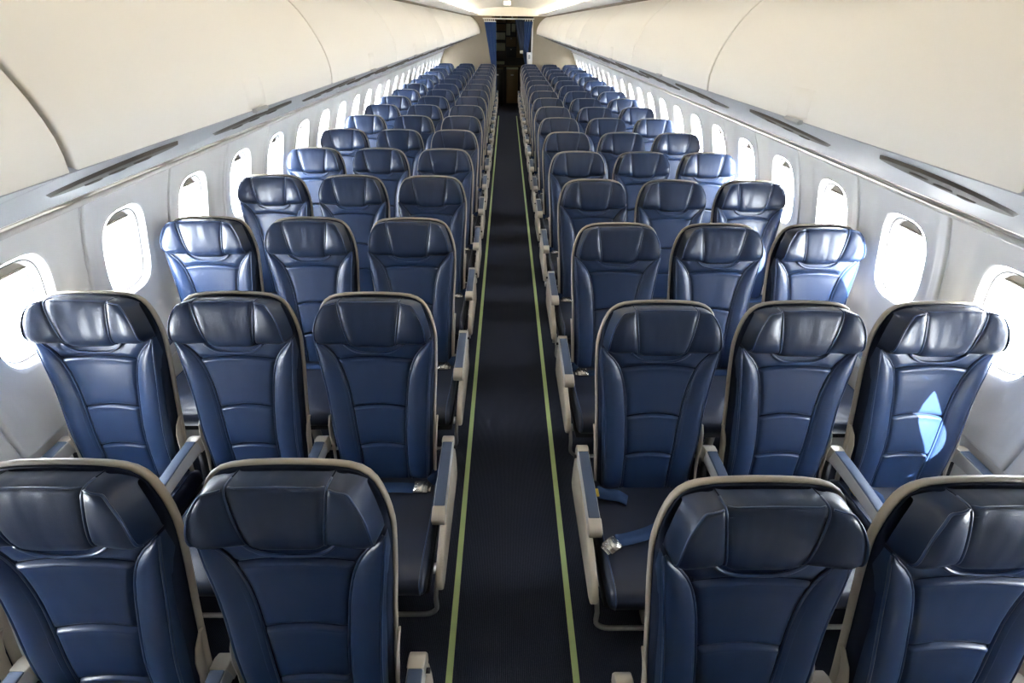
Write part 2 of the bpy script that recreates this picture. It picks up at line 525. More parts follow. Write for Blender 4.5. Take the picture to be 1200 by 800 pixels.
# ------------------------------------------------------------------ structure: ceiling and cove lights
CE = [(-1.05, 2.130), (-0.93, 2.175), (-0.80, 2.205), (-0.6, 2.25), (-0.4, 2.275), (-0.2, 2.288), (0, 2.292)]
CE = CE + [(-x, z) for x, z in reversed(CE[:-1])]
g = G().grid(lambda u, t: (CE[int(round(u * 12))][0], FRONT + (BULK - FRONT) * t, CE[int(round(u * 12))][1]), 13, 2)
g.grid(lambda u, t: (CE[int(round(u * 12))][0], FRONT + (BULK - FRONT) * t, CE[int(round(u * 12))][1] + .03), 13, 2)
ceiling = obj('ceiling', g.mesh('ceiling', 'ceiling'))
tag(ceiling, 'cream arched ceiling above the aisle', 'ceiling', kind='structure')
lip = [(0.955, 2.118), (0.80, 2.128), (0.735, 2.137), (0.725, 2.144), (0.735, 2.148), (0.80, 2.139), (0.955, 2.130)]
for sx, side in ((-1, 'left'), (1, 'right')):
    g = G().loft([(sx * a, b) for a, b in lip], FRONT, BULK - .01, .002, 1, 'y')
    o = obj('trim_%d' % n_trim, g.mesh('cove_lip', 'wall', True, 40)); n_trim += 1
    tag(o, 'pale cove ledge between %s overhead bins and the ceiling' % side, 'trim', kind='structure')
    g = G().box(min(sx * .945, sx * .958), max(sx * .945, sx * .958), FRONT, BULK - .01, 2.078, 2.1165)
    o = obj('trim_%d' % n_trim, g.mesh('gap_strip', 'bin_gap', False)); n_trim += 1
    tag(o, 'dark gap strip above the %s overhead bin doors' % side, 'trim', kind='structure')
    N = 10
    CV0 = 0.1
    L = (BULK - .1 - CV0) / N
    tm = G().tube([(0, 0.02, 0), (0, L - 0.02, 0)], 0.011, 10).mesh('light_tube', 'cove')
    hm = G().box(-.016, .016, 0.005, L - .005, -.021, -.0125).mesh('light_base', 'rail', False)
    for k in range(N):
        t = bpy.data.objects.new('cove_light', None); COL.objects.link(t)
        t.location = (sx * 0.86, CV0 + .02 + k * L, 2.158)
        tag(t, 'tube light in the %s ceiling cove, %s the rear bulkhead' % (side, nth(N - 1 - k)), 'light', 'cove tube lights')
        obj('light_tube', tm, t)
        obj('light_base', hm, t)

# ------------------------------------------------------------------ overhead bins
BP = [(0.700, 1.759), (0.696, 1.782), (0.695, 1.808), (0.698, 1.832), (0.704, 1.857), (0.712, 1.880), (0.722, 1.903), (0.735, 1.929), (0.749, 1.953),
      (0.766, 1.977), (0.786, 2.000), (0.810, 2.022), (0.838, 2.046), (0.872, 2.070), (0.905, 2.090)]
def bin_profile(th=0.018):
    inner = [(x + th * .9, z - th * .35) for x, z in BP]
    inner[0] = (BP[0][0] + th * 1.2, BP[0][1] + th * .5)
    return BP + inner[::-1]
PSU_A, PSU_B = (0.712, 1.754), (1.575, 1.4285)
def psu_pt(t, d=0.0):
    """point on the service panel, t from the bin edge (0) to the wall (1), d = distance below it"""
    x = PSU_A[0] + (PSU_B[0] - PSU_A[0]) * t
    z = PSU_A[1] + (PSU_B[1] - PSU_A[1]) * t + 0.006 * math.sin(math.pi * t)
    nx, nz = -(PSU_A[1] - PSU_B[1]), -(PSU_B[0] - PSU_A[0])
    L = math.hypot(nx, nz)
    return x + nx / L * d, z + nz / L * d
BIN_L = {-1: 1.2455, 1: 1.235}
BIN_Y = {-1: 0.717, 1: 0.635}
for sx, side in ((-1, 'left'), (1, 'right')):
    L = BIN_L[sx]
    k0 = -2
    seams = [max(FRONT + .005, BIN_Y[sx] + k * L) for k in range(k0, 14) if BIN_Y[sx] + k * L < BULK - .30] + [BULK - 0.012]
    nb = len(seams) - 1
    mcache = {}
    svc = []
    for i in range(nb):
        y0, y1 = seams[i], seams[i + 1]
        Lb = round(y1 - y0, 4)
        if Lb not in mcache:
            gp = .0045
            dm = G().loft([(sx * a, b) for a, b in bin_profile()], gp, Lb - gp, .005, 3, 'y').mesh('bin_door', 'bin', True, 50)
            # carcass behind the door (dark seal shows in the joint)
            car = [(sx * a, b) for a, b in [(x + .020, z - .004) for x, z in BP[1:]]] + [(sx * 1.36, 1.93), (sx * 1.52, 1.62), (sx * 1.50, 1.53), (sx * .78, 1.775)]
            cm = G().loft(car, 0.0, Lb, .001, 1, 'y').mesh('bin_body', 'bin_gap', True, 30)
            pg = G()
            nP = 12
            up = [psu_pt(k / nP) for k in range(nP + 1)]
            lo = [psu_pt(k / nP, -.014) for k in range(nP + 1)]
            pg.loft([(sx * a, b) for a, b in up + lo[::-1]], .002, Lb - .002, .002, 1, 'y')
            sm = pg.mesh('service_panel', 'psu', True, 40)
            # latch plate and paddle at the middle of the lower edge
            def on_bin(t):
                j = t * 14; a = int(min(13, j)); f = j - a
                return (BP[a][0] + (BP[a + 1][0] - BP[a][0]) * f, BP[a][1] + (BP[a + 1][1] - BP[a][1]) * f)
            lg = G()
            yc = Lb / 2
            def lf(u, t):
                x, z = on_bin(0.015 + .20 * t)
                e = 0.0014 if 0.05 < u < .95 and 0.05 < t < .95 else -.0005
                return (sx * (x - e), yc - .055 + .11 * u, z)
            lg.grid(lf, 9, 8, us=[0, .04, .06, .3, .5, .7, .94, .96, 1], vv=[0, .04, .06, .35, .65, .94, .96, 1])
            lm = lg.mesh('latch_plate', 'bin')
            hg = G().loft([(sx * .7005, 1.753), (sx * .700, 1.762), (sx * .690, 1.764), (sx * .684, 1.758), (sx * .690, 1.751)], yc - .035, yc + .035, .003, 2, 'y')
            hm = hg.mesh('latch', 'psu', True, 40)
            mcache[Lb] = (dm, cm, sm, lm, hm)
        dm, cm, sm, lm, hm = mcache[Lb]
        t = bpy.data.objects.new('overhead_bin', None); COL.objects.link(t)
        t.location = (0, y0, 0)
        tag(t, 'cream overhead bin over the %s seats, %s the rear bulkhead' % (side, nth(nb - 1 - i)), 'overhead bin', 'overhead luggage bins')
        d = obj('bin_door', dm, t)
        obj('latch_plate', lm, d)
        obj('latch', hm, d)
        obj('bin_body', cm, t)
        svc.append((y0, y1, obj('service_panel', sm, t)))
    # reading light clusters under the bins, one per seat row
    def oval(t0, t1, ly, d0, d1, n=28):
        gg = G()
        def ring(k, sc, d):
            th = 2 * math.pi * k / n
            a, b = se(th, ly / 2 * sc, (t1 - t0) / 2 * sc, 2.6)
            x, z = psu_pt((t0 + t1) / 2 + b, d)
            return (sx * x, a, z)
        rows = [(1.0, d0), (0.97, d1), (0.9, d1 + (d1 - d0) * .15), (.5, d1 + (d1 - d0) * .2)]
        for sc, d in rows:
            for k in range(n): gg.v.append(ring(k, sc, d))
        for i in range(len(rows) - 1):
            for k in range(n): gg.f.append((i * n + k, i * n + (k + 1) % n, (i + 1) * n + (k + 1) % n, (i + 1) * n + k))
        gg.f.append(tuple((len(rows) - 1) * n + k for k in range(n)))
        return gg
    pod = oval(.12, .44, .24, .0, .007).mesh('pod_body', 'psu_dark', True, 40)
    lens = []
    for tt in (.20, .28, .36):
        gg = G()
        n = 14
        for r_, d in ((.021, .008), (.020, .011), (.013, .012), (.010, .009)):
            for k in range(n):
                th = 2 * math.pi * k / n
                x, z = psu_pt(tt + r_ * math.sin(th) / .922, d)
                gg.v.append((sx * x, r_ * math.cos(th), z))
        for i in range(3):
            for k in range(n): gg.f.append((i * n + k, i * n + (k + 1) % n, (i + 1) * n + (k + 1) % n, (i + 1) * n + k))
        gg.f.append(tuple(3 * n + k for k in range(n)))
        lens.append(gg.mesh('reading_light', 'psu_dark'))
    joint = G()
    joint.v = [(sx * psu_pt(.02, .0012)[0], -.004, psu_pt(.02, .0012)[1]), (sx * psu_pt(.02, .0012)[0], .004, psu_pt(.02, .0012)[1]),
               (sx * psu_pt(.98, .0012)[0], .004, psu_pt(.98, .0012)[1]), (sx * psu_pt(.98, .0012)[0], -.004, psu_pt(.98, .0012)[1])]
    for k in range(-1, NROW):
        yc = (1.10 if sx < 0 else 1.02) + k * PITCH
        if yc > BULK - .2: continue
        for a, b, sp_ in svc:
            if a <= yc < b:
                yc = min(max(yc, a + .165), b - .165)
                obj('light_pod', pod, sp_, (0, yc - a, 0))
                for l in lens: obj('reading_light', l, sp_, (0, yc - a, 0))

# ------------------------------------------------------------------ rear bulkhead, doorway, curtains, galley
DW0, DW1, DH = -0.40, 0.61, 2.075
def hull(z):   # half width of the closing walls at height z
    if z <= 1.41: return wx(z) + .05
    return 1.62
def bulk_panel(sx, xin):
    zs = [0, .2, .4, .6, .8, 1.0, 1.2, 1.4, 1.6, 1.75, 1.9, 2.02, 2.1]
    xo = [wx(z) + .03 if z <= 1.42 else interp([(1.42, 1.63), (1.6, 1.55), (1.9, 1.40), (2.1, 1.1)], z) for z in zs]
    g = G()
    g.loft([(sx * xin, zs[0])] + [(sx * x, z) for x, z in zip(xo, zs)] + [(sx * xin, zs[-1])], BULK, BULK + .03, .003, 1, 'y')
    return g
wr = obj('wall_rear', bulk_panel(-1, -DW0).mesh('bulkhead', 'bulkhead', True, 40))
tag(wr, 'taupe bulkhead closing the cabin behind the last seats', 'wall', kind='structure')
obj('bulkhead_panel', bulk_panel(1, DW1).mesh('bulkhead', 'bulkhead', True, 40), wr)
g = G().box(-1.1, 1.1, BULK, BULK + .03, DH + .035, 2.40)
obj('header_panel', g.mesh('header', 'ceiling', False), wr)
# unseen front end wall, added to block the sky from the modelled cabin
zs = [0, .2, .4, .6, .8, 1.0, 1.2, 1.4, 1.6, 1.9, 2.1, 2.33]
xo = [wx(z) + .05 if z <= 1.42 else interp([(1.42, 1.66), (1.6, 1.6), (1.9, 1.45), (2.33, 1.1)], z) for z in zs]
g = G().loft([(x, z) for x, z in zip(xo, zs)] + [(-x, z) for x, z in zip(reversed(xo), reversed(zs))], FRONT - .04, FRONT, .002, 1, 'y')
tag(obj('wall_front', g.mesh('wall_front', 'ceiling', True, 40)), 'cream unseen wall added to block the sky at the cabin front', 'wall', kind='structure')
# upper shell over the bins keeps daylight out
g = G()
sh = [(1.72, 1.36), (1.69, 1.55), (1.58, 1.80), (1.42, 2.0), (1.18, 2.2), (0.95, 2.33)]
pr = [(-a, b) for a, b in sh] + [(a, b) for a, b in reversed(sh)]
g.grid(lambda u, t: (pr[int(round(u * 11))][0], FRONT - .04 + (BULK + 2.3 - FRONT) * t, pr[int(round(u * 11))][1]), 12, 2)
obj('upper_shell', g.mesh('upper_shell', 'ceiling'), ceiling)

# curtain rail with hooks
rail = bpy.data.objects.new('curtain_rail', None); COL.objects.link(rail); rail.location = (0, BULK - .05, 2.055)
tag(rail, 'white curtain rail with hooks across the galley doorway', 'curtain rail')
obj('rail_bar', G().loft([(-.012, -.010), (.012, -.010), (.012, .012), (-.012, .012)], -.62, .63, .003, 1, 'x').mesh('rail_bar', 'rail', True, 40), rail)
hk = G().box(-.008, .008, -.006, .006, -.045, -.0095).mesh('hook', 'rail', False)
for k in range(6): obj('hook', hk, rail, (-.585 + k * .05, 0, 0))
for k in range(5): obj('hook', hk, rail, (.36 + k * .055, 0, 0))
def curtain(name, label, ztop, zbot, left, right, folds, amp, material, dy, group=None):
    g = G()
    nf = folds * 8
    def fn(u, t):
        z = ztop + (zbot - ztop) * t
        a, b = left(z), right(z)
        x = a + (b - a) * u
        k = min(1.0, (b - a) / .2)
        y = amp * math.sin(u * folds * 2 * math.pi + .4 * math.sin(5 * t)) * (0.6 + .4 * t) + .004 * math.sin(19 * u + 7 * t)
        return (x, y, z)
    g.grid(fn, nf + 1, 22)
    n = len(g.v)
    g.grid(lambda u, t: (fn(u, t)[0], fn(u, t)[1] + .004, fn(u, t)[2]), nf + 1, 22)
    t = obj(name, g.mesh(name, material), loc=(0, BULK - .05 + dy, 0))
    tag(t, label, 'curtain', group)
    return t
c = curtain('curtain', 'royal blue pleated curtain gathered at the doorway side with the row of hooks', 2.008, .12,
        lambda z: interp([(.1, -.46), (1.1, -.43), (2.01, -.585)], z), lambda z: interp([(.1, -.30), (1.1, -.295), (2.01, -.30)], z), 6, .014, 'curtain', 0)
hem = obj('header_tape', G().box(-.588, -.30, -.018, .018, 1.990, 2.009).mesh('header_tape', 'rail', False), c)
c = curtain('curtain', 'navy curtain swept in front of the blue one, beside the galley carts', 2.04, 1.36,
        lambda z: interp([(1.36, .30), (1.7, .235), (2.04, .16)], z), lambda z: interp([(1.36, .37), (1.7, .40), (2.04, .385)], z), 5, .014, 'curtain_dark', -.045)
obj('tie_back', G().loft([(.295, 1.355), (.372, 1.355), (.372, 1.42), (.295, 1.42)], -.02, .02, .004, 1, 'y').mesh('tie_back', 'cap', True, 40), c)
curtain('curtain', 'royal blue curtain tied back against the white door frame', 2.008, .12,
        lambda z: interp([(.1, .44), (1.1, .435), (1.4, .35), (2.01, .37)], z), lambda z: interp([(.1, .57), (1.1, .55), (1.42, .50), (1.55, .52), (2.01, .60)], z), 6, .013, 'curtain', .012)
g = G().box(.575, .612, BULK - .028, BULK - .002, 0.0, 2.03)
o = obj('trim_%d' % n_trim, g.mesh('door_jamb', 'rail', False)); n_trim += 1
tag(o, 'white door frame edge beside the tied-back blue curtain', 'door frame', kind='structure')
# card pocket on the right jamb panel
t = bpy.data.objects.new('card_holder', None); COL.objects.link(t); t.location = (.525, BULK - .10, 1.22)
tag(t, 'white card holder hanging by the tied-back curtain', 'card holder')
obj('holder_plate', G().loft([(-.045, -.16), (.045, -.16), (.045, .16), (-.06, .16)], -.004, .004, .002, 1, 'y').mesh('holder_plate', 'rail', True, 40), t)
obj('holder_slot', G().box(-.02, .03, -.010, -.0045, .02, .11).mesh('holder_slot', 'psu', False), t)

# galley room
GY0, GY1 = BULK + .035, BULK + 2.1
g = G()
g.box(-1.35, -1.30, GY0, GY1, 0, 2.2); g.box(1.30, 1.35, GY0, GY1, 0, 2.2)
g.box(-1.35, 1.35, GY1, GY1 + .05, 0, 2.2); g.box(-1.35, 1.35, GY0, GY1, 2.2, 2.25)
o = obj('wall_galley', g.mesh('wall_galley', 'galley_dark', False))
tag(o, 'dark walls and ceiling enclosing the rear galley', 'wall', kind='structure')
gu = bpy.data.objects.new('galley_unit', None); COL.objects.link(gu); gu.location = (0, GY1 - .62, 0)
tag(gu, 'dark brown galley unit with pale storage boxes seen through the doorway', 'galley unit')
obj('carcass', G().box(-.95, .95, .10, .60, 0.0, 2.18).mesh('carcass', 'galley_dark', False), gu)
def gpart(name, x0, x1, z0, z1, material, d=.05, latch=False):
    gg = G().loft([(x0, z0), (x1, z0), (x1, z1), (x0, z1)], .10 - d, .10, .006, 2, 'y')
    q = obj(name, gg.mesh(name, material, True, 40), gu)
    if latch:
        xm = (x0 + x1) / 2
        obj('latch', G().loft([(xm - .02, z1 - .05), (xm + .02, z1 - .05), (xm + .02, z1 - .02), (xm - .02, z1 - .02)], .10 - d - .012, .10 - d, .003, 1, 'y').mesh('latch', 'metal', True, 40), q)
    return q
# upper compartments, oven doors, boxes, carts
for (x0, x1, z0, z1, mm, d, la) in [
    (-.62, -.36, 1.98, 2.14, 'galley', .03, True), (-.34, -.06, 1.98, 2.14, 'galley', .03, True), (-.04, .26, 1.98, 2.14, 'galley', .03, True),
    (-.34, -.06, 1.80, 1.95, 'galley', .03, False), (-.34, -.08, 1.60, 1.76, 'galley_box', .06, True), (-.34, -.08, 1.34, 1.52, 'galley_box', .06, True),
    (-.05, .06, 1.70, 1.96, 'galley_box', .04, False), (.10, .20, 1.78, 1.96, 'galley_box', .04, False),
    (-.05, .22, 1.44, 1.66, 'galley', .04, True), (-.05, .22, 1.18, 1.41, 'dark', .05, True), (.24, .52, 1.18, 1.95, 'galley', .03, True),
    (-.32, -.10, 1.02, 1.09, 'galley_box', .12, False), (-.62, -.36, 1.02, 1.95, 'galley', .03, True)]:
    gpart('compartment_door', x0, x1, z0, z1, mm, d, la)
obj('worktop', G().box(-.95, .95, .0, .10, .96, .99).mesh('worktop', 'galley', False), gu)
for k, x in enumerate((-.32, .10)):
    t = bpy.data.objects.new('galley_trolley', None); COL.objects.link(t); t.location = (x + .02, GY1 - .80, 0)
    tag(t, ['dark brown galley trolley parked against the gathered-curtain side', 'brown galley trolley with pale top edge parked in the doorway'][k], 'trolley', 'galley trolleys')
    bd = obj('body', G().loft([(-.16, .09), (.16, .09), (.16, .93), (-.16, .93)], -.20, .20, .01, 2, 'y').mesh('body', ['galley_dark', 'galley'][k], True, 40), t)
    obj('door', G().loft([(-.14, .12), (.14, .12), (.14, .86), (-.14, .86)], -.215, -.2005, .004, 1, 'y').mesh('door', ['galley_dark', 'galley'][k], True, 40), t)
    obj('top_edge', G().loft([(-.165, .931), (.165, .931), (.165, .955), (-.165, .955)], -.21, .205, .004, 1, 'y').mesh('top_edge', ['galley', 'galley_box'][k], True, 40), t)
    obj('latch', G().box(-.04, .04, -.225, -.2155, .78, .81).mesh('latch', 'metal', False), t)
    for (a, b) in ((-1, -1), (-1, 1), (1, -1), (1, 1)):
        obj('wheel', G().loft([(.028 * math.cos(q * math.pi / 6) + b * .15, .046 + .045 * math.sin(q * math.pi / 6)) for q in range(12)], a * .12 - .012, a * .12 + .012, .003, 1, 'x').mesh('wheel', 'dark', True, 40), t)
# hanging sign over the aisle
t = bpy.data.objects.new('ceiling_sign', None); COL.objects.link(t); t.location = (-.03, 9.9, 2.22)
tag(t, 'small lit white sign box hanging from ceiling over the aisle', 'sign')
obj('sign_body', G().loft([(-.066, 0), (.066, 0), (.066, .066), (-.066, .066)], .0, .04, .004, 2, 'y').mesh('sign_body', 'rail', True, 40), t)
obj('sign_face', G().box(-.058, .058, -.003, -.0005, .007, .060).mesh('sign_face', 'sign', False), t)

# ------------------------------------------------------------------ seats
REC = R(16.0)
SR, CR = math.sin(REC), math.cos(REC)
TOP = 1.148
def BK(x, b, c):
    """back frame: x across, b down the back from the top edge, c forward of the shell face"""
    return (x, -b * SR - c * CR, TOP - b * CR + c * SR)
OUT = [(0.0, 0.0), (0.05, 0.001), (0.10, 0.0035), (0.135, 0.0085), (0.160, 0.017), (0.180, 0.031), (0.195, 0.050), (0.206, 0.074), (0.215, 0.102), (0.2215, 0.132), (0.2255, 0.160),
       (0.2265, 0.185), (0.2255, 0.22), (0.2225, 0.28), (0.2175, 0.35), (0.211, 0.43), (0.205, 0.52), (0.199, 0.61), (0.195, 0.70), (0.193, 0.78)]
half_w = smooth_tab([(b, x) for x, b in OUT[4:]])
top_b = smooth_tab([(x, b) for x, b in OUT[:9]])
def outline(ins):
    """shell outline (right half then mirrored) moved inwards by ins"""
    pts = [Vector((x, b)) for x, b in OUT]
    res = []
    for i, p in enumerate(pts):
        a = pts[i - 1] if i else Vector((-pts[1].x, pts[1].y))
        c = pts[i + 1] if i + 1 < len(pts) else p + (p - pts[i - 1])
        t = (c - a).normalized()
        n = Vector((-t.y, t.x))     # points inwards (down / towards centre)
        q = p + n * ins
        res.append((q.x, q.y))
    res[0] = (0, ins)
    left = [(-x, b) for x, b in res[:0:-1]]
    return left + res
def loops(g, rows, cap_first=False, cap_last=False):
    base = len(g.v)
    n = len(outline(0))
    for ins, c in rows:
        for x, b in outline(ins): g.v.append(BK(x, b, c if not callable(c) else c(x, b)))
    for i in range(len(rows) - 1):
        for k in range(n):
            k2 = (k + 1) % n
            g.f.append((base + i * n + k, base + i * n + k2, base + (i + 1) * n + k2, base + (i + 1) * n + k))
    if cap_first: g.f.append(tuple(base + k for k in range(n)))
    if cap_last: g.f.append(tuple(base + (len(rows) - 1) * n + k for k in range(n)))
    return g

SM = {}
# back shell: rim seen from the front plus the rear cover
SM['back_shell'] = loops(G(), [(.022, -.006), (.0112, -.002), (.0104, .007), (.0086, .0098), (.0050, .0104), (.0018, .008), (0, .003), (.0012, -.004), (.005, -.011), (.013, -.018), (.030, -.028), (.07, -.038)],
                         False, True).mesh('back_shell', 'shell', True, 60)
# navy pad behind the cushions: lower under the headrest, thicker below it
def pad_c(base):
    return lambda x, b: 0.012 + (base - 0.012) * sst(.150, .185, b)
SM['back_pad'] = loops(G(), [(.0108, -.004), (.0112, .009), (.0135, pad_c(.030)), (.0165, pad_c(.042)), (.024, pad_c(.048)), (.05, pad_c(.048)), (.09, pad_c(.048))], False, True).mesh('back_pad', 'gusset', True, 60)

# backrest cushions
XS = smooth_tab([(.165, .2085), (.18, .199), (.21, .168), (.236, .149), (.28, .130), (.35, .114), (.43, .1045), (.52, .097), (.60, .093), (.70, .091), (.79, .090)])
def c0(b): return 0.050 + 0.014 * math.exp(-((b - .56) / .15) ** 2)
def arch(x, b): return b + 0.010 * ((x / .10) ** 2) * .6
EDGE = [0, .025, .06, .12, .25, .4, .5, .6, .75, .88, .94, .975, 1]
def roll(t, w):      # 0 at the ends, 1 inside, rounded shoulder
    d = min(t, 1 - t) / w
    return 1 if d >= 1 else math.sqrt(max(0, 1 - (1 - d) ** 2))
def panel(b0, b1, puff, topridge):
    g = G()
    def fn(u, t):
        s_ = 2 * u - 1
        bb = b0 + (b1 - b0) * t
        x = s_ * (XS(arch(0, bb)) - .003)
        b = bb + .013 * (s_ * s_) * (1 if b1 < .7 else (1 - t))
        x = s_ * (XS(b) - .003)
        h = roll(u, .06) * roll(t, .07)
        c = c0(b) - .004 + .010 * h + puff * (1 - s_**4) * (1 - (2 * t - 1)**4) * .6
        if topridge: c += .0035 * math.exp(-((t - .045) / .035) ** 2) * roll(u, .1)
        return BK(x, b, c)
    g.grid(fn, 13, 15, us=EDGE, vv=[0, .02, .045, .07, .11, .17, .3, .45, .6, .72, .83, .9, .94, .975, 1])
    return g
SM['back_panel_upper'] = panel(.236, .4285, .004, True).mesh('back_panel', 'leather')
SM['back_panel_mid'] = panel(.4315, .5945, .006, True).mesh('back_panel', 'leather')
SM['back_panel_low'] = panel(.5975, .775, .003, True).mesh('back_panel', 'leather')
# yoke between headrest and panels
def yoke():
    g = G()
    def fn(u, t):
        s_ = 2 * u - 1
        b = .120 + (.2345 - .120) * t + .013 * s_ * s_ * t
        xm = min(XS(max(b, .165)), half_w(b) - .022) - .003
        h = roll(u, .05) * (1 if t < .5 else roll(t, .06))
        return BK(s_ * xm, b, c0(b) * (.55 + .45 * sst(.13, .19, b)) - .004 + .008 * h)
    g.grid(fn, 17, 14)
    return g
SM['yoke'] = yoke().mesh('yoke', 'leather')
welt = [BK(.106 * k / 12, .2185 - .034 * abs(k / 12) ** 3.4, .0600) for k in range(-12, 13)]
SM['welt'] = G().tube(welt, .0046, 8).mesh('welt', 'piping')
# side bolsters
def bolster(sg):
    g = G()
    prof = [(0, .000), (.05, .008), (.12, .0115), (.25, .016), (.42, .0195), (.60, .0200), (.76, .0170), (.87, .0115), (.94, .002), (.985, -.012), (1.0, -.034)]
    f = smooth_tab(prof)
    bs = [.166, .175, .19, .21, .235, .265, .30, .35, .40, .46, .52, .58, .64, .70, .745, .765, .775]
    def fn(u, t):
        b = bs[int(round(t * (len(bs) - 1)))]
        a, o = XS(b) + .002, half_w(b) - .012 - .005 * sst(.2, .4, b)
        a = min(a, o - .006)
        k = sst(.155, .26, b)
        c = c0(b) + f(u) * (0.45 + .55 * k) + .004 * math.sin(9 * b + 1) * u * (1 - u)
        if b > .74: c -= .02 * sst(.74, .79, b)
        return BK(sg * (a + (o - a) * u), b, max(.006, c - .002))
    g.grid(fn, 15, len(bs), us=[0, .03, .07, .12, .2, .3, .42, .54, .66, .76, .84, .90, .95, .985, 1])
    return g
def bolster_pipe(sg, q):
    pts = []
    for k in range(30):
        b = .170 + (.77 - .170) * k / 29
        a, o = XS(b) + .002, half_w(b) - .012 - .005 * sst(.2, .4, b)
        a = min(a, o - .006)
        if q == 0:
            pts.append(BK(sg * (a - .001), b, c0(b) + .0015))
        elif q == 1:
            pts.append(BK(sg * (a + min(.012, .5 * (o - a))), b, c0(b) + .0062 * sst(.155, .26, b) + .002))
        else:
            kk = sst(.155, .26, b)
            pts.append(BK(sg * (a + (o - a) * .90), b, c0(b) + .0080 * (.45 + .55 * kk) + .0005))
    return G().tube(pts, .0034 if q != 1 else .0018, 6)
for sg, nm in ((-1, 'l'), (1, 'r')):
    SM['bolster_' + nm] = bolster(sg).mesh('bolster', 'leather')
    SM['bp0_' + nm] = bolster_pipe(sg, 0).mesh('piping', 'piping')
    SM['bp1_' + nm] = bolster_pipe(sg, 1).mesh('piping', 'piping')
    SM['bp2_' + nm] = bolster_pipe(sg, 2).mesh('piping', 'piping')

# headrest
HE = smooth_tab([(.028, .156), (.045, .176), (.07, .190), (.10, .1985), (.13, .2035), (.16, .2055), (.20, .204)])
def h_top(x):
    a = abs(x)
    return .0150 + top_b(min(a, .2))
def h_bot(x):
    a = abs(x)
    b = .1835 - .022 * max(0, (a - .176) / .031) ** 2
    return b + .014 * (1 - sst(.055, .105, a))
XH = .2045
def h_thick(x):
    a = abs(x)
    return .066 + .014 * sst(.05, .2, a) - .0 * a
HS = [(.0, .10), (.0, .45), (.012, .76), (.035, .89), (.075, .955), (.12, .985), (.18, 1.01), (.25, 1.025), (.32, 1.04), (.42, 1.055), (.54, 1.06), (.68, 1.05), (.82, 1.01), (.91, .93), (.965, .80), (1.0, .55), (1.0, .10)]
def x_split(sg, bf):    # piping line between centre pad and wing, bf 0 top .. 1 bottom
    return sg * (.108 - .026 * bf ** 1.3)
def h_pt(x, j, sink=0.0, edge=1.0):
    bf, cf = HS[j]
    bt, bb = h_top(x), h_bot(x)
    mid = (bt + bb) / 2
    bt2, bb2 = mid + (bt - mid) * edge, mid + (bb - mid) * edge
    b = bt2 + (bb2 - bt2) * bf
    c = .014 + h_thick(x) * cf * edge - sink
    return BK(x, b, c)
def head_centre():
    g = G()
    us = [0, .02, .06, .12, .22, .35, .5, .65, .78, .88, .94, .98, 1]
    nj = len(HS)
    def fn(u, t):
        j = int(round(t * (nj - 1)))
        bf = HS[j][0]
        a = x_split(1, bf) - .0015
        x = (2 * u - 1) * a
        p = .0035 * (1 - (2 * u - 1) ** 4)
        return h_pt(x, j, .007 * (1 - roll(u, .10)) - p)
    g.grid(fn, 13, nj, us=us)
    return g
def uf(bf):            # share of the wing taken by its front face, narrow at the top
    return .40 + .53 * math.sqrt(max(0, 1 - (1 - min(1, bf / .48)) ** 2.6))
def wing_pt(bf, cf, u):
    """u 0..0.6 front face, 0.6..1 slanting side face"""
    a = abs(x_split(1, bf)) + .0015
    e = HE(.045 + .135 * bf)
    f = uf(bf)
    w_ = u / .6 * f if u <= .6 else f + (u - .6) / .4 * (1 - f)
    x = a + (e - a) * w_
    k = max(0, (u - .6) / .4)
    ed = 1 - .80 * k ** 1.25 - .03 * sst(.50, .6, u)
    b_t, b_b = h_top(x), h_bot(x)
    b = b_t + (b_b - b_t) * bf
    uu = min(u / .6, .5)
    c = .014 + h_thick(x) * cf * ed - .007 * (1 - roll(uu, .16)) + .004 * math.sin(math.pi * min(1, u / .6))
    return x, b, c
def head_wing(sg):
    g = G()
    us = [0, .03, .07, .12, .2, .3, .4, .5, .56, .6, .63, .70, .80, .90, .97, 1]
    nj = len(HS)
    def fn(u, t):
        j = int(round(t * (nj - 1)))
        x, b, c = wing_pt(HS[j][0], HS[j][1], u)
        return BK(sg * x, b, c)
    g.grid(fn, len(us), nj, us=us)
    return g
def h_pipe(sg, kind):
    pts = []
    if kind == 0:
        for j in range(1, len(HS) - 1):
            x = x_split(1, HS[j][0])
            p = h_pt(x, j, .003)
            pts.append((sg * p[0], p[1], p[2]))
    else:
        for u in (.06, .15, .25, .35, .45, .53):
            x, b, c = wing_pt(.030, .875, u)
            pts.append(BK(sg * x, b, c + .0016))
        for j in range(3, len(HS) - 2):
            x, b, c = wing_pt(HS[j][0], HS[j][1], .6)
            pts.append(BK(sg * x, b, c + .0016))
    # smooth
    out = []
    for i in range(len(pts) - 1):
        a, b = Vector(pts[i]), Vector(pts[i + 1])
        out += [a, a.lerp(b, .5)]
    out.append(Vector(pts[-1]))
    for _ in range(2):
        out = [out[0]] + [(out[i - 1] + out[i] * 2 + out[i + 1]) / 4 for i in range(1, len(out) - 1)] + [out[-1]]
    return G().tube(out, 0.0030, 6)
SM['headrest'] = head_centre().mesh('headrest', 'leather_head')
for sg, nm in ((-1, 'l'), (1, 'r')):
    SM['wing_' + nm] = head_wing(sg).mesh('wing', 'leather_head')
    SM['hp0_' + nm] = h_pipe(sg, 0).mesh('piping', 'piping')
    SM['hp1_' + nm] = h_pipe(sg, 1).mesh('piping', 'piping')
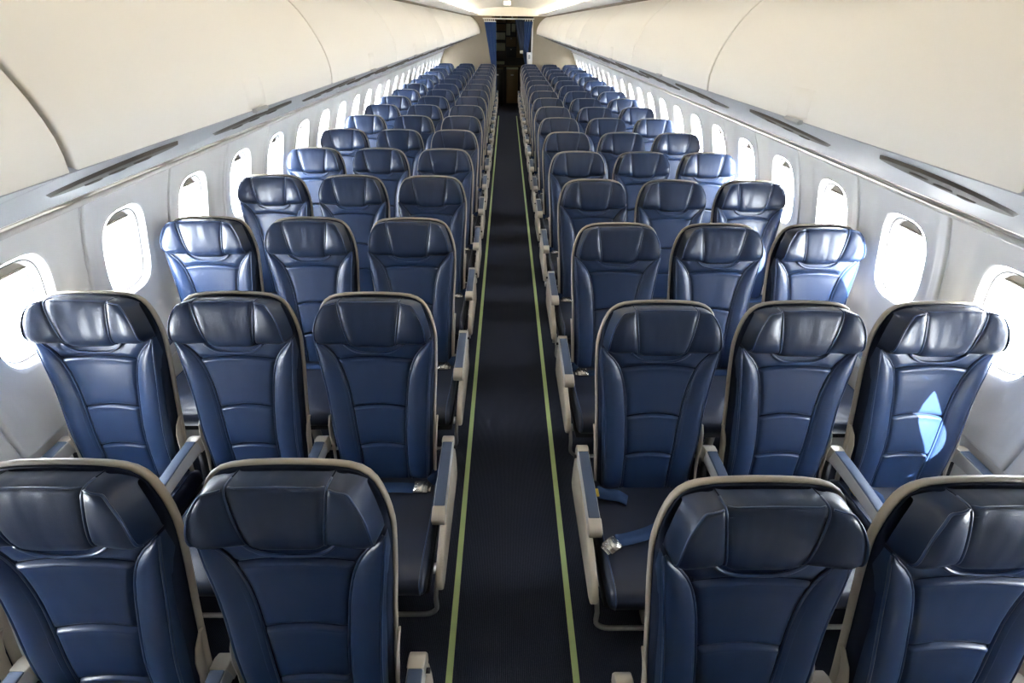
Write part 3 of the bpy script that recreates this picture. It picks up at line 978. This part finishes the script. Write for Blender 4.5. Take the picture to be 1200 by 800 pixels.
# top seam of the headrest with stitches
seam, st = [], G()
for k in range(-18, 19):
    x = .102 * k / 18
    p = .0035 * (1 - (k / 18) ** 4)
    seam.append(BK(x, h_top(x) + .030 * (h_bot(x) - h_top(x)), .014 + h_thick(x) * .875 + p - .006 * max(0, abs(k / 18) - .85) / .15))
SM['seam'] = G().tube(seam, .0026, 6).mesh('seam', 'piping')
for k in range(-26, 27):
    x = .100 * k / 26
    bt = h_top(x)
    p, q = BK(x - .0012, bt + .0225, .014 + h_thick(x) * .957 + .0026), BK(x + .0012, bt + .0225, .014 + h_thick(x) * .957 + .0026)
    st.tube([p, q], .0008, 4)
SM['stitching'] = st.mesh('stitching', 'stitch')

# seat cushion
YF, YB = -.725, -.20
cp = []
def cush_profile():
    top = []
    for k in range(15):
        t = k / 14
        y = -.24 + (YF + .05 + .24) * t
        z = .428 + .036 * t - .006 * math.sin(math.pi * t) + .010 * math.exp(-((t - .9) / .2) ** 2)
        top.append((y, z))
    y0, z0 = top[-1]
    fr = [(y0 - .022, z0 - .003), (y0 - .040, z0 - .014), (y0 - .049, z0 - .032), (y0 - .048, z0 - .055), (y0 - .038, z0 - .080), (y0 - .015, z0 - .095)]
    bt = [(-.50, .355), (-.30, .345), (-.215, .345), (-.205, .40)]
    return top + fr + bt
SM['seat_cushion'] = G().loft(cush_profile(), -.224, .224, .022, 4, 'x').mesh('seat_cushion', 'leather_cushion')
cpf = cush_profile()[:19]
for sg, nm in ((-1, 'l'), (1, 'r')):
    SM['cpipe_' + nm] = G().tube([(sg * .2065, y, z + .0005) for y, z in cpf[:15]] + [(sg * .2065, y - .001, z) for y, z in cpf[15:]], .0026, 6).mesh('piping', 'piping')
# frame, legs
fr = G().loft([(-.66, .345), (-.20, .335), (-.19, .315), (-.20, .295), (-.64, .305), (-.675, .325)], -.222, .222, .006, 2, 'x')
SM['seat_pan'] = fr.mesh('seat_pan', 'dark', True, 40)
SM['beam_f'] = G().tube([(-.2535, -.56, .275), (.2535, -.56, .275)], .019, 10).mesh('beam', 'metal')
SM['beam_r'] = G().tube([(-.2535, -.27, .275), (.2535, -.27, .275)], .019, 10).mesh('beam', 'metal')
SM['leg_f'] = G().loft([(-.595, 0), (-.545, 0), (-.54, .26), (-.58, .26)], -.014, .014, .003, 1, 'x').mesh('leg', 'metal', True, 40)
SM['leg_r'] = G().loft([(-.165, 0), (-.115, 0), (-.25, .26), (-.29, .26)], -.014, .014, .003, 1, 'x').mesh('leg', 'metal', True, 40)
# luggage bar at the front of the footwell
SM['bar'] = G().tube([(-.2535, -.695, .215), (.2535, -.695, .215)], .0085, 10).mesh('luggage_bar', 'metal')
def bar_corner(sg):
    pts = [(-sg * .2535, -.695, .215)]
    pts += [(sg * (.195 + .05 * math.sin(k * math.pi / 12)), -.695 + .004 * k / 6, .265 - .05 * math.cos(k * math.pi / 12)) for k in range(0, 7)]
    pts += [(sg * .245, -.685, .31), (sg * .247, -.66, .35), (sg * .248, -.63, .37)]
    return G().tube(pts, .0085, 10)
for sg, nm in ((-1, 'l'), (1, 'r')):
    SM['barc_' + nm] = bar_corner(sg).mesh('luggage_bar', 'metal')
# armrest
def arm_profile(dz=0.0, h=.050):
    top = [(-.195, .585), (-.30, .583), (-.42, .576), (-.50, .569), (-.527, .564)]
    fr = [(-.538, .556), (-.542, .545), (-.540, .532), (-.530, .524)]
    bt = [(-.50, .522), (-.40, .528), (-.30, .530), (-.20, .525), (-.178, .53), (-.170, .548), (-.174, .570), (-.183, .581)]
    return top + fr + bt
SM['armrest'] = G().loft(arm_profile(), -.0215, .0215, .006, 3, 'x').mesh('armrest', 'arm_side', True, 60)
padp = [(-.215, .5865), (-.30, .5858), (-.42, .5788), (-.495, .5718), (-.496, .560), (-.42, .566), (-.30, .573), (-.215, .574)]
SM['arm_pad'] = G().loft(padp, -.0195, .0195, .004, 2, 'x').mesh('arm_pad', 'arm_pad', True, 60)
capf = [(-.497, .5722), (-.523, .5675), (-.541, .558), (-.5455, .545), (-.5425, .528), (-.530, .5205), (-.497, .520)]
SM['arm_cap_f'] = G().loft(capf, -.0232, .0232, .004, 2, 'x').mesh('end_cap', 'cap', True, 50)
capr = [(-.214, .5868), (-.188, .5855), (-.172, .575), (-.1665, .552), (-.172, .528), (-.19, .520), (-.214, .522)]
SM['arm_cap_r'] = G().loft(capr, -.0232, .0232, .004, 2, 'x').mesh('pivot_cap', 'cap', True, 50)
# arm support post behind the pivot
SM['arm_post'] = G().loft([(-.205, .52), (-.185, .52), (-.20, .30), (-.27, .30)], -.010, .010, .003, 1, 'x').mesh('arm_post', 'dark', True, 40)
# aisle side panel
sp = [(-.178, .512), (-.26, .515), (-.36, .508), (-.46, .494), (-.56, .474), (-.63, .455), (-.672, .436), (-.690, .414), (-.693, .388), (-.682, .362), (-.655, .350),
      (-.50, .345), (-.30, .335), (-.20, .33), (-.172, .345), (-.164, .42), (-.168, .49)]
SM['side_panel'] = G().loft(sp, -.0125, .0125, .008, 4, 'x').mesh('side_panel', 'shell', True, 60)
SM['side_button'] = G().tube([(-.002, -.205, .545), (.012, -.205, .545)], .007, 10).mesh('recline_button', 'dark')
# curved recline brackets beside the back
def bracket(sg):
    g = G()
    pts = [(.50, .018), (.53, .034), (.57, .040), (.62, .038), (.68, .046), (.73, .056)]
    def fn(u, t):
        j = u * 5; a = int(min(4, j)); f = j - a
        b = pts[a][0] + (pts[a + 1][0] - pts[a][0]) * f
        c = pts[a][1] + (pts[a + 1][1] - pts[a][1]) * f
        th = 2 * math.pi * t
        w_ = .013 * math.sin(math.pi * min(1, .12 + u * .9)) + .003
        hw = half_w(b) - .0
        return BK(sg * (hw + .0065 + .0045 * math.cos(th)), b, c + w_ * math.sin(th))
    g.grid(fn, 16, 10, cv=True)
    g.f.append(tuple(range(10))); g.f.append(tuple(len(g.v) - 10 + k for k in range(10)))
    return g
for sg, nm in ((-1, 'l'), (1, 'r')):
    SM['bracket_' + nm] = bracket(sg).mesh('recline_bracket', 'shell', True, 60)
# seat belts
def ribbon(pts, wdir, hw=.0225, th=.0016):
    g = G()
    n = len(pts)
    P = [Vector(p) for p in pts]
    for i, p in enumerate(P):
        t = (P[min(i + 1, n - 1)] - P[max(i - 1, 0)]).normalized()
        wd = Vector(wdir[i] if isinstance(wdir, list) else wdir)
        wd = (wd - t * wd.dot(t)).normalized()
        nn = t.cross(wd).normalized()
        for a, c in ((-hw, -th), (hw, -th), (hw, th), (-hw, th)):
            g.v.append(tuple(p + wd * a + nn * c))
    for i in range(n - 1):
        for k in range(4):
            g.f.append((i * 4 + k, i * 4 + (k + 1) % 4, i * 4 + 4 + (k + 1) % 4, i * 4 + 4 + k))
    g.f.append((0, 1, 2, 3)); g.f.append(tuple(4 * (n - 1) + k for k in (3, 2, 1, 0)))
    return g
cz = smooth_tab(sorted([(y, z) for y, z in cush_profile()[:15]]))
def on_c(x, y, h=.003): return (x, y, cz(y) + h)
def crv(ctrl, n=20):
    P = [Vector(c) for c in ctrl]
    out = []
    for i in range(len(P) - 1):
        p0, p1, p2, p3 = P[max(i - 1, 0)], P[i], P[i + 1], P[min(i + 2, len(P) - 1)]
        for k in range(n // (len(P) - 1) + 1):
            t = k / (n // (len(P) - 1) + 1)
            out.append(.5 * ((2 * p1) + (-p0 + p2) * t + (2 * p0 - 5 * p1 + 4 * p2 - p3) * t * t + (-p0 + 3 * p1 - 3 * p2 + p3) * t**3))
    out.append(P[-1])
    return out
def buckle(at, ang, tilt=0):
    """lift-latch buckle, flat box with a raised flap"""
    g = G()
    ca, sa = math.cos(ang), math.sin(ang)
    for (x0, x1, y0, y1, z0, z1) in ((-.028, .028, -.024, .024, 0, .011), (-.024, .012, -.0245, .0245, .0115, .0155), (.029, .040, -.018, .018, .002, .006)):
        b = len(g.v)
        g.loft([(y0, z0), (y1, z0), (y1, z1), (y0, z1)], x0, x1, .0015, 1, 'x')
        for i in range(b, len(g.v)):
            x, y, z = g.v[i]
            z += x * tilt
            g.v[i] = (at[0] + x * ca - y * sa, at[1] + x * sa + y * ca, at[2] + z)
    return g
# belt styles, written for a seat whose aisle side is +x, then mirrored
for sg, nm in ((1, 'p'), (-1, 'n')):
    f = lambda pts: [(sg * p[0], p[1], p[2]) for p in pts]
    # style 0: short strap with buckle along the crease next to the armrest; long strap flat across
    a = f(crv([(-.195, -.262, .447), on_c(-.14, -.305), on_c(-.04, -.318, .005), on_c(.06, -.318), on_c(.120, -.322, .005)]))
    SM['b0a_' + nm] = ribbon(a, (0, 1, 0)).mesh('belt_strap', 'belt')
    SM['b0k_' + nm] = buckle((sg * .150, -.324, cz(-.324) + .004), 0 if sg > 0 else math.pi).mesh('buckle', 'buckle', True, 40)
    a = f(crv([(.205, -.24, .446), on_c(.200, -.272, .012), on_c(.186, -.30, .010)]))
    SM['b0b_' + nm] = ribbon(a, (.3 * sg, 1, 0.2)).mesh('belt_strap', 'belt')
    # style 1: strap thrown diagonally over the cushion, buckle near the aisle armrest front
    a = f(crv([(-.20, -.30, .449), on_c(-.10, -.405, .010), on_c(.03, -.475, .014), on_c(.125, -.505, .012), on_c(.165, -.510, .010)]))
    SM['b1a_' + nm] = ribbon(a, (.25 * sg, 1, .0)).mesh('belt_strap', 'belt')
    SM['b1k_' + nm] = buckle((sg * .185, -.535, cz(-.535) + .012), math.radians(-35) if sg > 0 else math.radians(215), .15).mesh('buckle', 'buckle', True, 40)
    a = f(crv([(.205, -.30, .455), on_c(.17, -.315, .022), on_c(.12, -.325, .024), on_c(.085, -.335, .006)]))
    SM['b1b_' + nm] = ribbon(a, (0, 1, .25)).mesh('belt_strap', 'belt')
    SM['b1t_' + nm] = G().loft([(-.333, 0), (-.298, 0), (-.298, .004), (-.333, .004)], min(sg * .196, sg * .214), max(sg * .196, sg * .214), .001, 1, 'x').mesh('belt_tag', 'yellow', True, 40)

def child(name, key, parent, loc=None):
    return obj(name, SM[key], parent, loc)
def make_seat(x, y, side, col, belt):
    """side -1 left block, +1 right block; col 0 aisle, 1 middle, 2 window"""
    t = bpy.data.objects.new('airline_seat', None); COL.objects.link(t)
    t.location = (x, y, 0)
    ai = 'r' if side < 0 else 'l'          # aisle side of the seat
    ws = 'l' if side < 0 else 'r'
    asg = -side
    child('back_shell', 'back_shell', t)
    child('back_pad', 'back_pad', t)
    h = child('headrest', 'headrest', t)
    for nm in 'lr':
        child('wing', 'wing_' + nm, h); child('piping', 'hp0_' + nm, h); child('piping', 'hp1_' + nm, h)
    child('seam', 'seam', h); child('stitching', 'stitching', h)
    yk = child('yoke', 'yoke', t); child('welt', 'welt', yk)
    for k in ('upper', 'mid', 'low'): child('back_panel', 'back_panel_' + k, t)
    for nm in 'lr':
        b = child('bolster', 'bolster_' + nm, t)
        for q in '012': child('piping', 'bp%s_%s' % (q, nm), b)
        child('recline_bracket', 'bracket_' + nm, t)
    c = child('seat_cushion', 'seat_cushion', t)
    child('piping', 'cpipe_l', c); child('piping', 'cpipe_r', c)
    child('seat_pan', 'seat_pan', t)
    child('beam', 'beam_f', t); child('beam', 'beam_r', t)
    child('leg', 'leg_f', t); child('leg', 'leg_r', t)
    arms = [side * (.254 if col < 2 else .249)]
    if col == 0: arms.append(asg * .254)
    for ax in arms:
        a = child('armrest', 'armrest', t, (ax, 0, 0))
        child('arm_pad', 'arm_pad', a); child('end_cap', 'arm_cap_f', a); child('pivot_cap', 'arm_cap_r', a)
        child('arm_post', 'arm_post', a)
    if col == 0:
        s_ = child('side_panel', 'side_panel', t, (asg * .2635, 0, 0))
        child('recline_button', 'side_button', a, (.0215 if asg > 0 else -.0315, 0, 0))
        child('luggage_bar', 'barc_' + ai, t)
    else:
        child('luggage_bar', 'bar', t)
    nm = 'p' if asg > 0 else 'n'
    s_ = child('belt_strap', 'b%da_%s' % (belt, nm), t)
    child('buckle', 'b%dk_%s' % (belt, nm), s_)
    s_ = child('belt_strap', 'b%db_%s' % (belt, nm), t)
    if belt == 1: 
        q = child('belt_tag', 'b1t_' + nm, s_); q.location = (0, 0, .462)
    return t
for r in range(NROW):
    for side in (-1, 1):
        for col in range(3):
            x = side * (SEAT_A + col * SEAT_S)
            y = ROW0 + r * PITCH + (DYR if side > 0 else 0)
            belt = 1 if (side > 0 and col == 0 and r == 1) or (col == 2 and r % 3 == 1) else 0
            t = make_seat(x, y, side, col, belt)
            k = NROW - 1 - r
            where = 'last row by the galley' if k == 0 else '%s row from the galley' % ORD[k]
            kind = ['aisle', 'middle', 'window'][col]
            extra = ''
            if (r, side, col) == (1, 1, 0): extra = ', belt across cushion'
            tag(t, 'navy leather %s seat, %s, %s side facing galley%s' % (kind, where, 'left' if side < 0 else 'right', extra), 'seat', 'navy leather airline seats')
